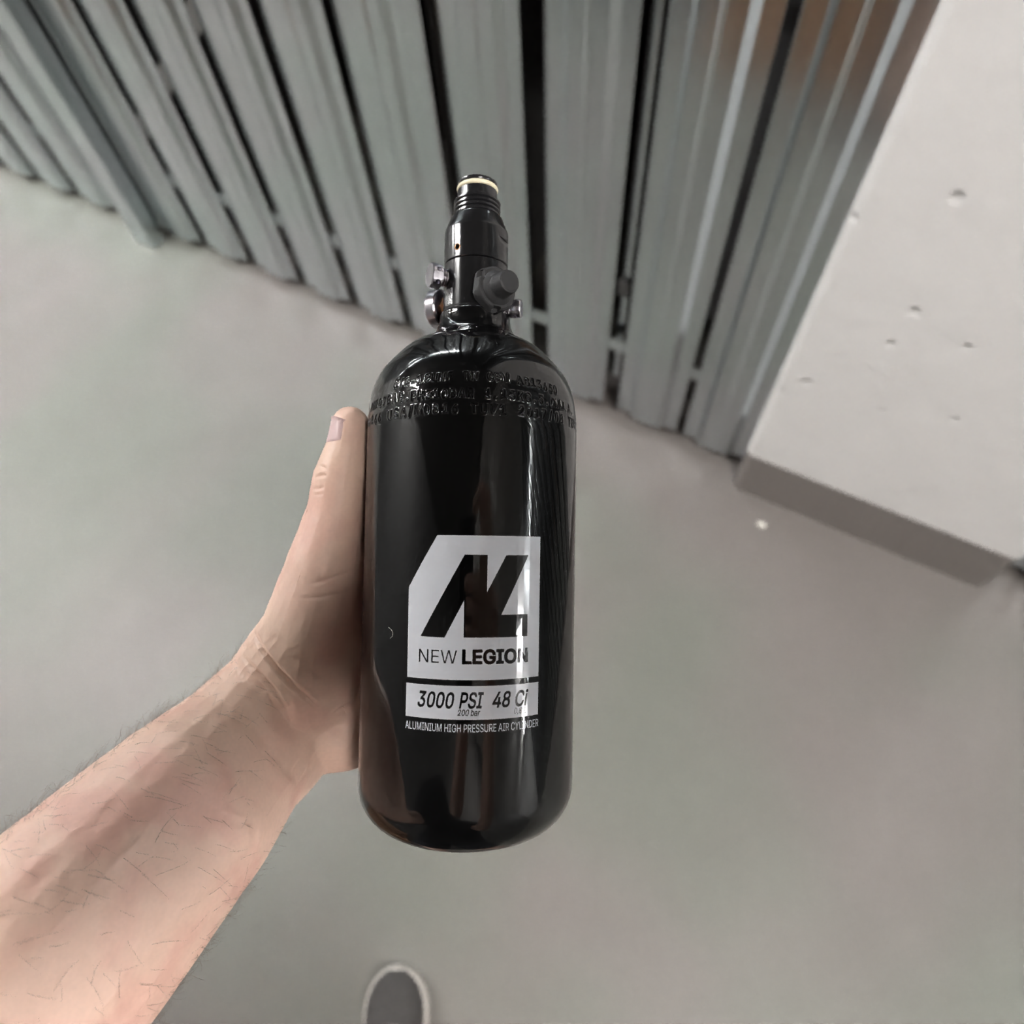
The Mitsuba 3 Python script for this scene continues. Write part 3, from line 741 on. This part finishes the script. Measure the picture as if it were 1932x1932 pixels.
# forearm hair: fine dark curved hairs, thickest along both outer edges
def hairs():
    r = np.random.default_rng(11)
    fv = arm.triangles_center
    fn = arm.face_normals
    c = (fv - EYE) @ RW
    u, v = CX + F_PX * c[:, 0] / c[:, 2], CX + F_PX * c[:, 1] / c[:, 2]
    facing = -np.einsum('ij,ij->i', fn, (fv - EYE) / np.linalg.norm(fv - EYE, axis=1)[:, None])
    along = (480 - u) * 0.6 + (v - 1200) * 0.8            # pixels down the forearm from the wrist
    w = (along > 15) & (u > -150) & (v < 2100) & (v > 1050) & (u < 560)
    w = w * np.where(np.abs(facing) < 0.35, 1.0, np.where(facing > 0, 0.16, 0.5)) * np.clip((along - 10) / 120, 0.25, 1) * arm.area_faces
    w[(u > 480) & (v > 1330)] *= 0.4
    w[((v < 1260) & (u > 470)) | (u > 530)] = 0
    pick = r.choice(len(fv), 2100, p=w / w.sum())
    ax = (EL[0] - W1[0]) / np.linalg.norm(EL[0] - W1[0])
    vs, fs, at = [], [], 0
    for i in pick:
        n = fn[i]
        side = np.cross(n, ax)
        lay = -0.25 * ax + side * r.normal(0.55, 0.45) + r.normal(0, 0.25, 3)
        lay -= n * (lay @ n)
        lay /= np.linalg.norm(lay) + 1e-9
        L = r.uniform(0.005, 0.013)
        rad = r.uniform(0.000028, 0.000050)
        lift = r.uniform(0.12, 0.5) if abs(facing[i]) > 0.35 else r.uniform(0.3, 0.9)
        p = []
        for t in np.linspace(0, 1, 6):
            p.append(fv[i] - n * 0.0003 + L * (lay * t + n * lift * (t - 0.62 * t * t)) + side * L * 0.12 * math.sin(3 * t + i))
        p = np.array(p)
        tang = np.gradient(p, axis=0)
        tang /= np.linalg.norm(tang, axis=1)[:, None]
        e1 = np.cross(tang, n + 0.01)
        e1 /= np.linalg.norm(e1, axis=1)[:, None] + 1e-12
        e2 = np.cross(tang, e1)
        rr = rad * np.array([1, 1, 0.95, 0.8, 0.55, 0.15])
        for k in range(3):
            a = 2 * math.pi * k / 3
            vs.append(p + (e1 * math.cos(a) + e2 * math.sin(a)) * rr[:, None])
        for k in range(3):
            A, B = at + k * 6, at + ((k + 1) % 3) * 6
            fs += [[A + j, B + j, B + j + 1, A + j + 1] for j in range(5)]
        at += 18
    return np.vstack(vs), np.array(fs)


obj('person__arm_hair', hairs(), 'mat_arm_hair', smooth=True, label='fine dark hairs on the forearm', kind='stuff')

# clothes
shirt = [hull((pelvis + Up * 0.84 - 0.07 * Rt, .115), (pelvis + Up * 0.84 + 0.07 * Rt, .115), (chest - 0.07 * Rt, .125), (chest + 0.07 * Rt, .125)), hull((chest - 0.07 * Rt, .12), (chest + 0.07 * Rt, .12), (sh_l + 0.03 * Rt, .068), (sh_r - 0.03 * Rt, .068))]
for s_, e_ in ((sh_l, EL[0]), (sh_r, el_r)):
    shirt += chain([(s_, .070), (s_ * 0.35 + e_ * 0.65, .068)], 20)
obj('person__t_shirt', smooth_body(fuse(shirt), 0.012, 8), 'mat_shirt', smooth=True, label='black t-shirt')
shorts = [hull((hip_l + Up * 0.10, .11), (hip_r + Up * 0.10, .11), (hip_l, .115), (hip_r, .115))]
for hp, kn in ((hip_l, kn_l), (hip_r, kn_r)):
    shorts += chain([(hp, .105), (kn + Up * 0.08, .085)], 20)
obj('person__shorts', smooth_body(fuse(shorts), 0.012, 8), 'mat_shorts', smooth=True, label='dark shorts')
hair = hull((head + Up * 0.035 - Fw * 0.022, .091), (head - Up * 0.03 - Fw * 0.045, .065)) - hull((head - Up * 0.03 + Fw * 0.10, .085), (head - Up * 0.20 + Fw * 0.05, .12))
obj('person__head_hair', smooth_body(hair, 0.008, 6), 'mat_hair', smooth=True, label='short dark hair')
for sd in (-1, 1):
    obj('person__eye', trimesh.creation.icosphere(2, 0.0115).apply_translation(head + Fw * 0.072 + Up * 0.004 + sd * 0.031 * Rt), 'mat_shoe_sole', smooth=True)

# shoes: rubber sole with raised foxing round a grey canvas upper
def shoe(key, toe, hl, label=None):
    fwd = (toe - hl) / np.linalg.norm(toe - hl)
    sid = np.cross(fwd, Up)
    L = np.linalg.norm(toe - hl)
    half = np.array([(0.0, 0.0), (0.006, 0.020), (0.02, 0.031), (0.05, 0.0355), (0.10, 0.036), (0.15, 0.041), (0.19, 0.0475), (0.22, 0.0490), (0.245, 0.0445), (0.265, 0.0335), (0.2765, 0.0185), (0.281, 0.0)])
    hx = half[:, 0] * L / 0.281
    ts = np.linspace(0, 1, 60)
    ln = np.r_[0, np.cumsum(np.hypot(np.diff(hx), np.diff(half[:, 1])))]
    X, Yh = PchipInterpolator(ln, hx)(ts * ln[-1]), PchipInterpolator(ln, half[:, 1])(ts * ln[-1])
    out = Polygon(list(zip(X, Yh)) + list(zip(X[-2:0:-1], -Yh[-2:0:-1])))
    M = np.eye(4)
    M[:3, 0], M[:3, 1], M[:3, 2], M[:3, 3] = fwd, -sid, Up, hl

    def put(m):
        m = m.copy()
        m.apply_transform(M)
        return m
    layers = []
    for z, off in ((0.0, -0.004), (0.003, -0.001), (0.010, 0.0), (0.026, -0.0012), (0.031, -0.003)):
        ring = shapely.geometry.polygon.orient(max(getattr(out.buffer(off), "geoms", [out.buffer(off)]), key=lambda g: g.area), 1.0)
        c = np.array(ring.simplify(0.0001).exterior.coords)[:-1]
        layers.append(to_man(trimesh.creation.extrude_polygon(Polygon(c), 0.0005, engine="earcut").apply_translation((0, 0, z))))
    sole = fuse([m3.Manifold.batch_hull([layers[i], layers[i + 1]]) for i in range(4)])
    obj(key + '__sole', put(to_tri(sole)), 'mat_shoe_sole', smooth=35, label=label)
    rings = []
    for t in np.linspace(0, 1, 26):
        x = 0.006 + (L - 0.0125) * t
        w = float(np.interp(x, X, Yh)) - 0.0045
        top = float(np.interp(t, [0, 0.10, 0.30, 0.45, 0.62, 0.80, 0.93, 1.0], [0.085, 0.092, 0.086, 0.083, 0.070, 0.056, 0.046, 0.034]))
        ph = np.linspace(0, math.pi, 21)
        rings.append(np.stack([np.full(21, x), np.sign(np.cos(ph)) * np.abs(np.cos(ph)) ** 0.75 * max(w, 0.002), 0.022 + (top - 0.022) * np.sin(ph) ** 0.8], 1))
    v = np.vstack(rings)
    q = [[i * 21 + j, i * 21 + j + 1, (i + 1) * 21 + j + 1, (i + 1) * 21 + j] for i in range(25) for j in range(20)]
    caps = []
    for i in (0, 25):
        caps += [[i * 21, i * 21 + j, i * 21 + j + 1, i * 21 + j + 1] for j in range(1, 20)]
    m = trimesh.Trimesh(v, np.vstack([[[a, b, c], [a, c, d]] for a, b, c, d in q + caps]), process=True)
    obj(key + '__upper', put(m), 'mat_shoe_upper', smooth=40, label='grey canvas upper')
    for k in range(5):
        x = L * (0.50 + 0.055 * k)
        zt = float(np.interp(x / L, [0.45, 0.62, 0.80], [0.083, 0.070, 0.056])) + 0.001
        obj(key + '__lace', put(to_tri(fuse(chain([((x, -0.020, zt - 0.006), .0028), ((x + 0.004, 0.0, zt), .0028), ((x, 0.020, zt - 0.006), .0028)], 10)))), 'mat_lace', smooth=40)


shoe('person__shoe', toe_l, heel_l, 'white rubber sole edge of the left shoe')
shoe('person__shoe_001', toe_r, heel_r)

# the phone that takes the picture, held in the right hand
ph = np.eye(4)
ph[:3, :3], ph[:3, 3] = RW, EYE


def phone_part(x0, x1, y0, y1, z0, z1, bev):
    m = bx(x0, x1, y0, y1, z0, z1, bev)
    m.apply_transform(ph)
    return m


tag('phone', 'black phone held above the scene in the right hand of the man', 'phone')
obj('phone__case', phone_part(-0.056, 0.016, -0.0215, 0.1275, -0.0105, -0.0030, 0.0030), 'mat_phone', smooth=40)
obj('phone__camera_bump', phone_part(-0.022, 0.0130, -0.0185, 0.0165, -0.0035, -0.0015, 0.0007), 'mat_phone', smooth=40)
